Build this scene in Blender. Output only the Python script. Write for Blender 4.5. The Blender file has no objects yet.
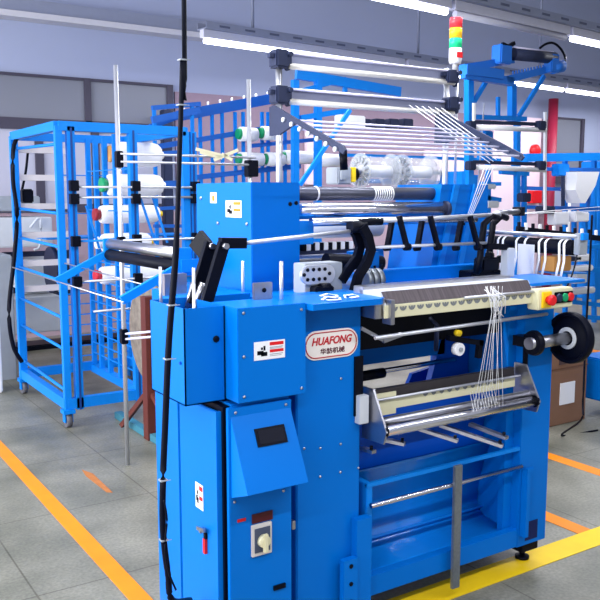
import bpy, bmesh, math, random
from mathutils import Vector, Matrix
random.seed(7)
S = bpy.context.scene
C = S.collection
PI = math.pi

# ------------------------------------------------------------------ camera
CH, FPX, PITCH, YAW = 1.55, 814.0, math.radians(7.35), math.radians(56.9)
cd = bpy.data.cameras.new('camera'); cam = bpy.data.objects.new('camera', cd); C.objects.link(cam)
Fv = Vector((math.cos(YAW)*math.cos(PITCH), math.sin(YAW)*math.cos(PITCH), -math.sin(PITCH)))
cam.location = (0, 0, CH); cam.rotation_euler = Fv.to_track_quat('-Z', 'Y').to_euler()
cd.sensor_width = 36; cd.lens = FPX/600*36; cd.clip_start = .05
S.camera = cam
Rv = Vector((math.sin(YAW), -math.cos(YAW), 0)); Uv = Rv.cross(Fv)

def at(px, py, **k):
    """the point of the place on plane X, Y or Z = value seen in that direction"""
    (ax, val), = k.items(); i = 'XYZ'.index(ax)
    d = Fv + Rv*((px-300)/FPX) + Uv*((300-py)/FPX); o = Vector((0, 0, CH))
    return o + d*((val-o[i])/d[i])

# ------------------------------------------------------------------ materials
def lin(c):
    return tuple((v/12.92 if v <= .04045 else ((v+.055)/1.055)**2.4) for v in [x/255 for x in c])
MATS = {}
def mat(name, rgb, rough=.5, metal=0., var=.06, scale=20., emit=0., alpha=1., bump=0., coat=0., trans=0., spec=.35):
    if name in MATS: return MATS[name]
    m = bpy.data.materials.new(name); m.use_nodes = True; nt = m.node_tree
    b = nt.nodes['Principled BSDF']; c = lin(rgb)
    tc = nt.nodes.new('ShaderNodeTexCoord'); no = nt.nodes.new('ShaderNodeTexNoise'); no.inputs['Scale'].default_value = scale
    no.inputs['Detail'].default_value = 4
    nt.links.new(tc.outputs['Object'], no.inputs['Vector'])
    mx = nt.nodes.new('ShaderNodeMix'); mx.data_type = 'RGBA'
    mx.inputs['A'].default_value = tuple(v*(1-var) for v in c)+(1,)
    mx.inputs['B'].default_value = tuple(min(1, v*(1+var)) for v in c)+(1,)
    nt.links.new(no.outputs['Fac'], mx.inputs['Factor']); nt.links.new(mx.outputs['Result'], b.inputs['Base Color'])
    b.inputs['Roughness'].default_value = rough; b.inputs['Metallic'].default_value = metal; b.inputs['Specular IOR Level'].default_value = spec
    if emit: 
        b.inputs['Emission Color'].default_value = c+(1,); b.inputs['Emission Strength'].default_value = emit
    if alpha < 1: b.inputs['Alpha'].default_value = alpha
    if coat: b.inputs['Coat Weight'].default_value = coat; b.inputs['Coat Roughness'].default_value = .15
    if trans: b.inputs['Transmission Weight'].default_value = trans
    if bump:
        bp = nt.nodes.new('ShaderNodeBump'); bp.inputs['Strength'].default_value = bump; bp.inputs['Distance'].default_value = .004
        nt.links.new(no.outputs['Fac'], bp.inputs['Height']); nt.links.new(bp.outputs['Normal'], b.inputs['Normal'])
    MATS[name] = m; return m
BLUE = mat('blue_paint', (0, 108, 200), .36, var=.03, scale=3, spec=.12)
BLUE2 = mat('blue_frame_paint', (6, 126, 220), .42, var=.05, spec=.2)
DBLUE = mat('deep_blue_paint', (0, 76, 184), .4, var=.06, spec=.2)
CHROME = mat('chrome', (215, 215, 225), .16, 1., var=.02)
STEEL = mat('brushed_steel', (176, 176, 184), .34, 1., var=.1, scale=60)
ALU = mat('aluminium', (206, 208, 216), .38, .75, var=.05)
GALV = mat('galvanised_steel', (140, 146, 152), .45, .8, var=.25, scale=70)
BLACK = mat('black_steel', (5, 8, 22), .42, 0, var=.2, spec=.12)
RUB = mat('black_rubber', (5, 8, 24), .5, 0., var=.2, spec=.1)
DGREY = mat('dark_grey_casting', (38, 46, 74), .5, .2, var=.15)
GREY = mat('grey_paint', (150, 156, 164), .5, var=.06)
LGREY = mat('light_grey_paint', (196, 200, 206), .5, var=.05)
WHITE = mat('white_plastic', (236, 236, 240), .45, var=.02)
CREAM = mat('cream_plate', (216, 211, 176), .45, var=.05)
PALEROD = mat('pale_rod', (222, 218, 240), .3, .2, var=.03)
YARN = mat('white_yarn', (240, 240, 244), .85, var=.04, scale=90, bump=.3)
RED = mat('red_plastic', (214, 26, 34), .35); YEL = mat('yellow_plastic', (244, 208, 30), .4)
GREEN = mat('green_plastic', (10, 150, 96), .35); TAN = mat('tan_card', (206, 150, 84), .7)
ORANGE = mat('orange_print', (240, 130, 20), .5)
CLEAR = mat('clear_plastic', (196, 200, 204), .1, 0, var=.02, alpha=.34, spec=.8)
SCREEN = mat('dark_screen', (18, 20, 34), .12)
BROWN = mat('brown_primer_steel', (92, 40, 34), .6, var=.2)
TEAL = mat('teal_paint', (58, 122, 142), .5)
PINKW = mat('pale_pink_panel', (236, 214, 224), .6, var=.02, scale=2)
DARKR = mat('dark_red_pipe', (150, 34, 62), .45)

def floor_mat():
    m = bpy.data.materials.new('grey_terrazzo_floor'); m.use_nodes = True; nt = m.node_tree; b = nt.nodes['Principled BSDF']
    L = nt.links.new; N = nt.nodes.new
    tc = N('ShaderNodeTexCoord'); mp = N('ShaderNodeMapping'); mp.inputs['Location'].default_value = (.02, .33, 0)
    L(tc.outputs['Object'], mp.inputs['Vector'])
    br = N('ShaderNodeTexBrick'); br.offset = 0; br.inputs['Scale'].default_value = 1; br.inputs['Brick Width'].default_value = .8
    br.inputs['Row Height'].default_value = .8; br.inputs['Mortar Size'].default_value = .004
    br.inputs['Color1'].default_value = (1, 1, 1, 1); br.inputs['Color2'].default_value = (.93, .93, .93, 1); br.inputs['Mortar'].default_value = (.55, .53, .5, 1)
    L(mp.outputs['Vector'], br.inputs['Vector'])
    n1 = N('ShaderNodeTexNoise'); n1.inputs['Scale'].default_value = 2.2; n1.inputs['Detail'].default_value = 6
    n2 = N('ShaderNodeTexNoise'); n2.inputs['Scale'].default_value = 70; n2.inputs['Detail'].default_value = 3
    for n in (n1, n2): L(tc.outputs['Object'], n.inputs['Vector'])
    r = N('ShaderNodeValToRGB'); r.color_ramp.elements[0].position = .3; r.color_ramp.elements[1].position = .72
    r.color_ramp.elements[0].color = lin((104, 105, 92))+(1,); r.color_ramp.elements[1].color = lin((160, 157, 142))+(1,)
    L(n1.outputs['Fac'], r.inputs['Fac'])
    r2 = N('ShaderNodeValToRGB'); r2.color_ramp.elements[0].position = .35; r2.color_ramp.elements[1].position = .65
    r2.color_ramp.elements[0].color = (.72, .72, .72, 1); r2.color_ramp.elements[1].color = (1, 1, 1, 1)
    L(n2.outputs['Fac'], r2.inputs['Fac'])
    a = N('ShaderNodeMix'); a.data_type = 'RGBA'; a.blend_type = 'MULTIPLY'; a.inputs['Factor'].default_value = 1
    L(r.outputs['Color'], a.inputs['A']); L(r2.outputs['Color'], a.inputs['B'])
    c = N('ShaderNodeMix'); c.data_type = 'RGBA'; c.blend_type = 'MULTIPLY'; c.inputs['Factor'].default_value = 1
    L(a.outputs['Result'], c.inputs['A']); L(br.outputs['Color'], c.inputs['B']); L(c.outputs['Result'], b.inputs['Base Color'])
    b.inputs['Roughness'].default_value = .42
    return m

def tape_mat(name, rgb):
    m = mat(name, rgb, .5, var=.12, scale=9); return m

# ------------------------------------------------------------------ mesh builder
ORG = {}
def catmull(P, n=5):
    out = []
    for i in range(len(P)-1):
        a, b1, c, d = P[max(i-1, 0)], P[i], P[i+1], P[min(i+2, len(P)-1)]
        for k in range(n):
            t = k/n; out.append(.5*((2*b1)+(c-a)*t+(2*a-5*b1+4*c-d)*t*t+(3*b1-a-3*c+d)*t**3))
    return out+[P[-1]]
class MB:
    def __init__(s): s.bm = bmesh.new(); s.sm = []
    def box(s, x0, x1, y0, y1, z0, z1, bev=0., M=None):
        r = bmesh.ops.create_cube(s.bm, size=1)
        vs = r['verts']
        bmesh.ops.scale(s.bm, vec=(abs(x1-x0), abs(y1-y0), abs(z1-z0)), verts=vs)
        bmesh.ops.translate(s.bm, vec=((x0+x1)/2, (y0+y1)/2, (z0+z1)/2), verts=vs)
        if M is not None: bmesh.ops.transform(s.bm, matrix=M, verts=vs)
        if bev:
            es = list({e for v in vs for e in v.link_edges})
            bmesh.ops.bevel(s.bm, geom=es, offset=bev, segments=2, affect='EDGES', clamp_overlap=True)
        return s
    def tube(s, pts, r, seg=10, closed=False, smooth=True):
        pts = [Vector(p) for p in pts]; n = len(pts); rings = []
        up = Vector((0, 0, 1))
        for i, p in enumerate(pts):
            if closed: t = pts[(i+1) % n]-pts[i-1]
            else: t = pts[min(i+1, n-1)]-pts[max(i-1, 0)]
            t.normalize()
            a = t.cross(up)
            if a.length < .05: a = t.cross(Vector((1, 0, 0)))
            a.normalize(); b = t.cross(a)
            rr = r[i] if isinstance(r, (list, tuple)) else r
            rings.append([s.bm.verts.new(p+a*math.cos(2*PI*k/seg)*rr+b*math.sin(2*PI*k/seg)*rr) for k in range(seg)])
        for i in range(n if closed else n-1):
            A, B_ = rings[i], rings[(i+1) % n]
            for k in range(seg):
                f = s.bm.faces.new((A[k], A[(k+1) % seg], B_[(k+1) % seg], B_[k])); f.smooth = smooth
        if not closed:
            s.bm.faces.new(rings[0][::-1]); s.bm.faces.new(rings[-1])
        return s
    def bar(s, p0, p1, w, h):
        """rectangular bar between two points: w across, h up"""
        p0, p1 = Vector(p0), Vector(p1); t = (p1-p0).normalized(); u = Vector((0, 0, 1))
        if abs(t.z) > .95: u = Vector((0, 1, 0))
        a = t.cross(u).normalized(); b = a.cross(t)
        q = []
        for p in (p0, p1):
            q.append([s.bm.verts.new(p+a*w/2*i+b*h/2*j) for i, j in ((-1, -1), (1, -1), (1, 1), (-1, 1))])
        for k in range(4): s.bm.faces.new((q[0][k], q[0][(k+1) % 4], q[1][(k+1) % 4], q[1][k]))
        s.bm.faces.new(q[0][::-1]); s.bm.faces.new(q[1])
        return s
    def prism(s, poly, axis, a0, a1):
        """poly: 2D outline in the two other axes (in x,y,z order)"""
        def v(p, a):
            l = list(p); l.insert('xyz'.index(axis), a); return s.bm.verts.new(l)
        A = [v(p, a0) for p in poly]; B_ = [v(p, a1) for p in poly]; n = len(poly)
        for k in range(n): s.bm.faces.new((A[k], A[(k+1) % n], B_[(k+1) % n], B_[k]))
        s.bm.faces.new(A[::-1]); s.bm.faces.new(B_)
        return s
    def lathe(s, prof, o, axis='x', seg=24):
        """prof: list of (along, radius) about an axis through o"""
        o = Vector(o); ax = {'x': (Vector((1, 0, 0)), Vector((0, 1, 0)), Vector((0, 0, 1))), 'y': (Vector((0, 1, 0)), Vector((0, 0, 1)), Vector((1, 0, 0))),
              'z': (Vector((0, 0, 1)), Vector((1, 0, 0)), Vector((0, 1, 0)))}[axis]
        rings = [[s.bm.verts.new(o+ax[0]*a+(ax[1]*math.cos(2*PI*k/seg)+ax[2]*math.sin(2*PI*k/seg))*max(r, 1e-4)) for k in range(seg)] for a, r in prof]
        for i in range(len(rings)-1):
            for k in range(seg):
                f = s.bm.faces.new((rings[i][k], rings[i][(k+1) % seg], rings[i+1][(k+1) % seg], rings[i+1][k]))
                f.smooth = abs(prof[i][1]-prof[i+1][1]) < .3*abs(prof[i][0]-prof[i+1][0])+1e-6
        s.bm.faces.new(rings[0][::-1]); s.bm.faces.new(rings[-1])
        return s
    def sheet(s, pts, axis_vec, thick):
        """swept strip: polyline pts extruded along axis_vec, with thickness downwards"""
        pts = [Vector(p) for p in pts]; a = Vector(axis_vec); n = len(pts); R = []
        for i, p in enumerate(pts):
            t = (pts[min(i+1, n-1)]-pts[max(i-1, 0)]).normalized(); nn = t.cross(a).normalized()*thick
            R.append([s.bm.verts.new(q) for q in (p, p+a, p+a+nn, p+nn)])
        for i in range(n-1):
            for k in range(4):
                f = s.bm.faces.new((R[i][k], R[i][(k+1) % 4], R[i+1][(k+1) % 4], R[i+1][k])); f.smooth = k in (0, 2)
        s.bm.faces.new(R[0][::-1]); s.bm.faces.new(R[-1])
        return s
    def build(s, name, m, parent=None, label=None, cat=None, group=None, kind=None):
        bm = s.bm
        bmesh.ops.recalc_face_normals(bm, faces=bm.faces)
        if parent is not None: o = ORG[parent.name]
        else:
            vs = [v.co for v in bm.verts]
            o = Vector(((min(v.x for v in vs)+max(v.x for v in vs))/2, (min(v.y for v in vs)+max(v.y for v in vs))/2, min(v.z for v in vs)))
        bmesh.ops.translate(bm, vec=-o, verts=bm.verts)
        me = bpy.data.meshes.new(name); bm.to_mesh(me); bm.free(); me.materials.append(m)
        ob = bpy.data.objects.new(name, me); C.objects.link(ob)
        if parent is not None: ob.parent = parent
        else: ob.location = o
        ORG[ob.name] = o.copy()
        tag(ob, label, cat, group, kind)
        return ob
def tag(o, label=None, cat=None, group=None, kind=None):
    for k, v in (('label', label), ('category', cat), ('group', group), ('kind', kind)):
        if v: o[k] = v
    return o
def thing(name, loc, label, cat, group=None):
    o = bpy.data.objects.new(name, None); o.empty_display_size = .05; C.objects.link(o); o.location = loc; ORG[o.name] = Vector(loc)
    return tag(o, label, cat, group)
def box(name, m, parent, *a, bev=.0015, **k): return MB().box(*a, bev=bev).build(name, m, parent, **k)
def rod(name, m, parent, p0, p1, r, seg=14, **k): return MB().tube([p0, p1], r, seg).build(name, m, parent, **k)
def struct(name, m, *a, parent=None): return MB().box(*a).build(name, m, parent, kind=None if parent else 'structure')
def text_mesh(body, name, m, parent, x, y, z, size, width=None, offset=0., shear=0.):
    cu = bpy.data.curves.new('t', 'FONT'); cu.body = body; cu.size = size; cu.extrude = .0006; cu.align_x = 'CENTER'; cu.align_y = 'CENTER'
    cu.offset = offset; cu.shear = shear
    t = bpy.data.objects.new('t', cu); C.objects.link(t); bpy.context.view_layer.update()
    me = bpy.data.meshes.new_from_object(t.evaluated_get(bpy.context.evaluated_depsgraph_get())); bpy.data.objects.remove(t)
    xs = [v.co.x for v in me.vertices]; w = (max(xs)-min(xs)) if xs else 1
    k = width/w if width else 1
    me.transform(Matrix.Translation(Vector((x, y, z))-ORG[parent.name]) @ Matrix.Rotation(PI/2, 4, 'X') @ Matrix.Diagonal((k, 1, 1, 1)))
    me.materials.clear(); me.materials.append(m)
    o = bpy.data.objects.new(name, me); C.objects.link(o); o.parent = parent; ORG[o.name] = ORG[parent.name].copy()
    return o

# ================================================================== THE ROOM
WALL = mat('lavender_grey_wall', (170, 178, 206), .8, var=.03, scale=1.2)
WALLP = mat('pink_grey_wall', (184, 160, 172), .8, var=.03, scale=1.2)
fl = MB().box(-4, 20, -4, 9.2, -.1, 0).build('floor', floor_mat(), kind='structure')
struct('wall_back', WALL, -4, 20, 9, 9.2, 0, 5.3)
struct('wall_left', WALL, -4.2, -4, -4, 9.2, 0, 5.3)
struct('wall_right', WALL, 20, 20.2, -4, 9.2, 0, 5.3)
struct('ceiling', mat('ceiling_white', (205, 208, 220), .8), -4, 20, -4, 9.2, 5.3, 5.4)
FR = mat('dark_window_frame', (70, 66, 82), .5); P1 = mat('grey_frosted_pane', (126, 129, 142), .3, var=.03, scale=1); P2 = mat('pale_frosted_pane', (186, 186, 204), .3, var=.03, scale=1)
def window(n, x0, x1, z0, z1, zt, mull, lower):
    w = MB().box(x0, x1, 8.95, 9.0, z1-.03, z1).box(x0, x1, 8.95, 9, z0, z0+.08).box(x0, x1, 8.94, 9, zt-.06, zt+.06)
    for x in mull: w.box(x-.035, x+.035, 8.94, 9, zt, z1)
    for x in lower: w.box(x-.045, x+.045, 8.95, 9, z0, zt)
    o = w.build('window_%d' % n, FR, kind='structure')
    MB().box(x0, x1, 8.975, 8.995, zt, z1).build('pane', P1, o)
    MB().box(x0, x1, 8.975, 8.995, z0, zt).build('pane', P2, o)
window(1, .3, 4.05, 1.37, 2.82, 2.30, (3.05, 4.03, 1.2), (2.5, 3.12, 1.4, 4.0))
window(2, 10.68, 11.45, 1.75, 2.8, 1.8, (10.70, 11.43), ())
struct('trim_1', WALLP, -4, 13.5, 8.97, 8.999, 0, 1.36)           # pink dado
struct('trim_2', PINKW, 9.3, 10.36, 8.9, 9.0, 0, 2.75)                 # pale pink panelled pier
struct('trim_3', mat('pinkish_wall_band', (156, 134, 150), .8), 4.1, 10.7, 8.97, 8.999, 1.36, 2.75)
struct('trim_4', mat('ceiling_seam', (120, 124, 150), .7), -4, 14, 8.96, 9, 3.42, 3.46)

def tape(name, m, pts, label, cat='floor marking', group=None):
    b = MB().prism(pts, 'z', .0005, .0025); return b.build(name, m, None, label, cat, group)
OT = tape_mat('orange_tape', (250, 140, 10)); YT = tape_mat('yellow_tape', (250, 205, 20))
tape('floor_marking_tape', OT, [(1.065, 1.2), (1.145, 1.2), (1.145, 8.5), (1.075, 8.5)], 'long orange tape line crossing the floor at the lower left')
tape('floor_marking_tape', YT, [(1.6, 2.17), (6, 2.17), (6, 2.30), (1.6, 2.30)], 'wide yellow tape line running under the front foot of the ribbon machine')
tape('floor_marking_tape', OT, [(3.03, 2.30), (3.12, 2.30), (3.12, 2.95), (3.03, 2.95)], 'short orange tape line meeting the wide yellow tape')
tape('floor_marking_tape', OT, [(3.78, 2.5), (3.87, 2.5), (3.87, 3.5), (3.78, 3.5)], 'orange tape line in front of the brown cardboard box')
tape('floor_marking_tape', OT, [(5.98, 3.6), (6.08, 3.6), (6.08, 5), (5.98, 5)], 'nearer of two far orange tape lines behind the handwheel')
tape('floor_marking_tape', OT, [(6.8, 4.3), (6.9, 4.3), (6.9, 6), (6.8, 6)], 'farther of two far orange tape lines behind the handwheel')
MB().prism([(1.395, 4.0), (1.42, 3.98), (1.43, 4.32), (1.40, 4.42), (1.385, 4.3)], 'z', .0004, .002).build('tape_scrap', mat('rust_stain', (176, 110, 60), .8, var=.3), None,
    'small worn brown tape scrap on the grey floor beside the orange line', 'tape scrap')

# lamps of the hall: rows of fluorescent tubes hung from cable trays
TUBE = mat('lit_tube', (235, 238, 255), .4, emit=9)
TRAY = mat('tray_grey', (148, 154, 176), .5, .3); TRAYW = mat('lamp_body_white', (205, 205, 220), .5)
def row(y0, x0, x1, y1, lens, z=3.0, lab='', traylab='', pw=1., slots=True, off=None, lab2=None):
    """lens: list of (a,b) in metres along the row that are lit"""
    d = Vector((x1-x0, y1-y0, 0)); L = d.length; d.normalize(); o = Vector((x0, y0, z)); n = Vector((-d.y, d.x, 0))
    root = thing('cable_tray', o+Vector((0, 0, .1)), traylab, 'cable tray', 'cable trays over the lamps')
    MB().bar(o+Vector((0, 0, .13)), o+d*L+Vector((0, 0, .13)), .16, .012).bar(o+n*.08+Vector((0, 0, .16)), o+n*.08+d*L+Vector((0, 0, .16)), .006, .07).bar(o-n*.08+Vector((0, 0, .16)), o-n*.08+d*L+Vector((0, 0, .16)), .006, .07).build('tray', TRAY, root)
    b = MB(); k = .15
    while k < L and slots: b.bar(o-n*.084+d*k+Vector((0, 0, .16)), o-n*.084+d*(k+.12)+Vector((0, 0, .16)), .003, .02); k += .3
    if slots: b.build('slot_pattern', mat('tray_slot', (90, 96, 120), .6), root)
    k = .6
    while k < L:
        p = o+d*k; rod('hanger', TRAY, root, p+Vector((0, 0, .14)), (p.x, p.y, 5.29), .016, 8); k += 2.4
    for i, (a, c) in enumerate(lens):
        p, q = o+d*a, o+d*c
        r = thing('tube_lamp', (p+q)/2, lab % i if '%d' in lab else lab, 'lamp', 'fluorescent tube lamps under the cable trays')
        MB().bar(p+Vector((0, 0, .088)), q+Vector((0, 0, .088)), .07, .075).build('lamp_body', TRAYW, r)
        rod('tube', TUBE if i != off else TRAYW, r, p+d*.03+Vector((0, 0, .024)), q-d*.03+Vector((0, 0, .024)), .027)
        if i == off: tag(r, 'unlit white tube lamp between two lit ones in the near row at the upper right'); continue
        if lab2: tag(r, lab2[i])
        li = bpy.data.lights.new('tube_light', 'AREA'); li.shape = 'RECTANGLE'; li.size = (q-p).length; li.size_y = .06; li.energy = pw*(q-p).length*19
        li.color = (.93, .95, 1)
        lo = bpy.data.objects.new('tube_light', li); C.objects.link(lo); lo.location = (p+q)/2+Vector((0, 0, -.02)); lo.rotation_euler = (0, 0, math.atan2(d.y, d.x))
row(7.28, 3.62, 12.0, 8.1, [(0, 2.75), (2.8, 6.0), (6.05, 8.4)], lab2=('lit white tube lamp of the far row starting above the left tower','lit white tube lamp of the far row passing behind the signal light and background machine','lit white tube lamp of the far row ending at the right picture edge'), traylab='grey cable tray over the far row of tube lamps', pw=1.5)
row(4.85, 2.5, 8.9, 5.55, [(0, 2.28), (2.33, 3.98), (4.03, 6.4)], off=1, lab2=('lit tube lamp at the very top of the picture left of the signal light','','lit tube lamp at the upper right corner of the picture'), traylab='grey cable tray over the near row at the upper right', pw=1.3)
# rows over and behind the camera light the near side
row(2.7, -2, 4.6, 2.7, [(0, 2.1), (2.2, 4.3), (4.4, 6.5)], lab='fluorescent tube lamp hung above the ribbon machine', traylab='cable tray hung above the ribbon machine', pw=1.5)
row(.2, -2.2, 4.4, .2, [(0, 2.1), (2.2, 4.3), (4.4, 6.5)], lab='fluorescent tube lamp in the front row of the hall', traylab='cable tray over the front row of the hall', pw=1.5)
# upper grey service duct along the back wall at the upper left
dd = thing('cable_trunking', (0, 8.8, 3.2), 'long pale grey perforated cable trunking high on the back wall at the upper left', 'cable trunking')
MB().box(-3, 5.0, 8.82, 8.995, 3.42, 3.55).build('trunking', TRAY, dd)
MB().box(-3, 5.0, 8.78, 8.995, 3.355, 3.415).build('lip', mat('lip_white', (206, 204, 212), .6), dd)

# unseen windows added on the left: area lights to brighten left-facing sides
for i, y in enumerate((-1.5, 1.6, 4.7, 7.5)):
    w = MB()
    for a, b_, c, d_ in ((y-1.2, y+1.2, .9, .98), (y-1.2, y+1.2, 3.22, 3.3), (y-1.2, y-1.12, .9, 3.3), (y+1.12, y+1.2, .9, 3.3), (y-.03, y+.03, .9, 3.3)): w.box(-4, -3.95, a, b_, c, d_)
    w.build('window_%d' % (3+i), FR, kind='structure')  # unseen frames added around the fill lights
    li = bpy.data.lights.new('left_fill_light', 'AREA'); li.shape = 'RECTANGLE'; li.size = 2.3; li.size_y = 2.3; li.energy = (110, 300, 420, 300)[i]; li.color = (.95, .97, 1)
    lo = bpy.data.objects.new('left_fill_light', li); C.objects.link(lo); lo.location = (-3.94, y, 2.1); lo.rotation_euler = (0, -PI/2, 0)

# ================================================================== THE RIBBON MACHINE
M = thing('ribbon_knitting_machine', (1.95, 2.5, 0), 'large bright blue ribbon knitting machine in the foreground with control cabinet, rollers and handwheel', 'textile machine')
def bolts(parent, pts, r=.005, m=STEEL, axis='y', name='bolt'):
    for p in pts: MB().lathe([(0, r), (-.003, r), (-.005, r*.5)], p, axis, 8).build(name, m, parent)

# -- left column and its top tray
col = MB().box(1.42, 1.685, 2.2, 2.78, .06, 1.19, bev=.004).build('column', BLUE, M)
bolts(col, [(x, 2.2, z) for x in (1.515, 1.60) for z in (.60, .70)]+[(1.6, 2.2, .93), (1.45, 2.2, .71), (1.678, 2.2, .60)], .0045)
tt = MB().prism([(1.40, 2.30), (1.425, 2.11), (1.70, 2.11), (1.76, 2.16), (1.76, 2.40), (1.40, 2.40)], 'z', 1.187, 1.207).build('top_tray', BLUE, M)
tt['label'] = 'bright blue tray ledge'
# name plate
def rrect(cx, cz, w, h, r, n=10):
    P = []
    for q, (sx, sz) in enumerate(((1, 1), (-1, 1), (-1, -1), (1, -1))):
        for k in range(n+1):
            a = PI/2*(q+k/n); P.append((cx+sx*(w/2-r)+r*math.cos(a), cz+sz*(h/2-r)+r*math.sin(a)))
    return P
pl = MB().prism(rrect(1.558, 1.054, .222, .098, .047), 'y', 2.1965, 2.1995).build('name_plate', mat('plate_white', (238, 230, 222), .35), M, label='oval white name plate with red lettering')
rim = MB()
ring = [(x, 2.1955, z) for x, z in rrect(1.558, 1.054, .207, .084, .040)]
rim.tube(ring, .0018, 6, closed=True); LRED = mat('letter_red', (190, 20, 40), .4)
rim.build('red_border', LRED, pl)
text_mesh('HUAFONG', 'lettering', LRED, pl, 1.558, 2.1955, 1.066, .036, .165, offset=.0009, shear=.25)
text_mesh('华舫机械', 'characters', mat('letter_dark', (90, 30, 50), .4), pl, 1.562, 2.1955, 1.031, .021, .100, offset=.0003)
# lace scraps on the tray = own things, later

# -- belt cover (hood) beside the column
hd = MB().box(1.17, 1.418, 2.14, 2.32, .915, 1.21, bev=.002).build('belt_cover', BLUE, M)
bolts(hd, [(1.19, 2.14, 1.195), (1.19, 2.14, 1.06), (1.19, 2.14, .935), (1.40, 2.14, 1.19), (1.40, 2.14, .935)])
def sticker(parent, org, ux, uz, w, h, nrm, col1=RED, fig=True):
    """warning sticker: white plate with a black hand-and-gear figure and coloured text bars"""
    o = Vector(org); ux = Vector(ux); uz = Vector(uz); n = Vector(nrm)
    def quad(b, a0, a1, c0, c1, d):
        vs = [b.bm.verts.new(o+ux*a+uz*c+n*dd_) for dd_ in (0, d) for a, c in ((a0, c0), (a1, c0), (a1, c1), (a0, c1))]
        for f in ((0, 1, 2, 3), (4, 5, 6, 7), (0, 1, 5, 4), (1, 2, 6, 5), (2, 3, 7, 6), (3, 0, 4, 7)): b.bm.faces.new([vs[i] for i in f])
    b = MB(); quad(b, 0, w, 0, h, .001); s = b.build('warning_label', WHITE, parent, label='white warning sticker')
    if fig:
        b = MB(); quad(b, .10*w, .30*w, .28*h, .50*h, .0016); quad(b, .22*w, .42*w, .20*h, .42*h, .0016); quad(b, .3*w, .36*w, .5*h, .75*h, .0016); quad(b, .22*w, .28*w, .55*h, .68*h, .0016)
        b.build('pictogram', BLACK, s)
        b = MB(); quad(b, .5*w, .95*w, .74*h, .92*h, .0016); quad(b, .5*w, .95*w, .36*h, .52*h, .0016); b.build('heading_bars', col1, s)
        b = MB(); quad(b, .5*w, .93*w, .62*h, .66*h, .0016); quad(b, .5*w, .9*w, .56*h, .59*h, .0016); quad(b, .5*w, .93*w, .24*h, .28*h, .0016); quad(b, .5*w, .88*w, .16*h, .19*h, .0016)
        b.build('text_lines', GREY, s)
    else:
        b = MB(); quad(b, .3*w, .7*w, .2*h, .7*h, .0016); b.build('pictogram', ORANGE, s)
    return s
sticker(hd, at(254, 361, Y=2.139), (1, 0, 0), (0, 0, 1), .112, .058, (0, -1, 0))
# -- open tray box at the far left
tb = MB()
x0, x1, y0, y1, z0, z1, t = 1.03, 1.168, 2.22, 2.48, .91, 1.21, .004
tb.box(x0, x1, y0, y0+t, z0, z1).box(x0, x0+t, y0, y1, z0, z1).box(x1-t, x1, y0, y1, z0, z1).box(x0, x1, y1-t, y1, z0, z1).box(x0, x1, y0, y1, z0, z0+t)
tbo = tb.build('open_cover_box', BLUE, M)
bolts(tbo, [at(216, 339, Y=2.22)], .011, BLACK, name='dark_disc'); MB().lathe([(0, .006), (-.006, .004)], at(181, 363, X=1.03), 'x', 10).build('dark_disc', DBLUE, tbo)  # black disc painted for the dark of a hole; the blue one is a bump
# -- machine deck and body behind
box('deck', BLUE, M, 1.46, 2.50, 2.36, 3.12, 1.10, 1.185)
box('deck_block', BLUE, M, 1.18, 1.42, 2.50, 2.82, .95, 1.205)
# -- control cabinet
cb = box('control_cabinet', BLUE, M, 1.165, 1.375, 2.175, 2.66, .07, .905)
dr = MB().box(1.143, 1.372, 2.155, 2.173, .08, .90, bev=.002).build('cabinet_door', BLUE, cb)
sd = MB().box(1.118, 1.132, 2.20, 2.46, .08, .885, bev=.003).box(1.118, 1.150, 2.190, 2.203, .08, .885).build('side_door', BLUE, cb)
MB().box(1.116, 1.14, 2.465, 2.66, .07, .905, bev=.003).build('side_panel', BLUE, cb)
MB().box(1.136, 1.16, 2.18, 2.46, .07, .90).build('gap_shade', BLACK, cb)  # black slab stands for the shade in the door gap
bolts(cb, [(1.167, 2.155, .885), (1.35, 2.155, .885), (1.160, 2.155, .60), (1.34, 2.155, .60)])
MB().box(1.372, 1.385, 2.15, 2.17, .46, .49, bev=.002).build('hinge', STEEL, cb)
MB().box(1.30, 1.345, 2.148, 2.156, .27, .285).build('name_slot', BLACK, cb)
# display housing: wedge
dh = MB()
pA = [(2.155, .872), (2.05, .655), (2.155, .615)]
dh.prism(pA, 'x', 1.150, 1.368)
dho = dh.build('display_housing', BLUE, M)
# screen on the slope
def on_slope(u, v, off=0.):  # u: x, v: 0 at top .. 1 at bottom
    a, b = Vector((0, 2.155, .872)), Vector((0, 2.05, .655)); p = a.lerp(b, v); nn = Vector((0, -(a-b).z, (a-b).y)).normalized()
    return Vector((u, p.y, p.z))+nn*off
def slope_quad(name, u0, u1, v0, v1, off, m, parent):
    b = MB(); q = [on_slope(u, v, o_) for o_ in (0, off) for u, v in ((u0, v0), (u1, v0), (u1, v1), (u0, v1))]
    vs = [b.bm.verts.new(c) for c in q]
    for f in ((0, 1, 2, 3), (4, 5, 6, 7), (0, 1, 5, 4), (1, 2, 6, 5), (2, 3, 7, 6), (3, 0, 4, 7)): b.bm.faces.new([vs[i] for i in f])
    return b.build(name, m, parent)
sb = slope_quad('screen_bezel', 1.220, 1.328, .20, .44, .004, BLACK, dho)
slope_quad('screen', 1.229, 1.320, .23, .41, .0052, SCREEN, dho)
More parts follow.
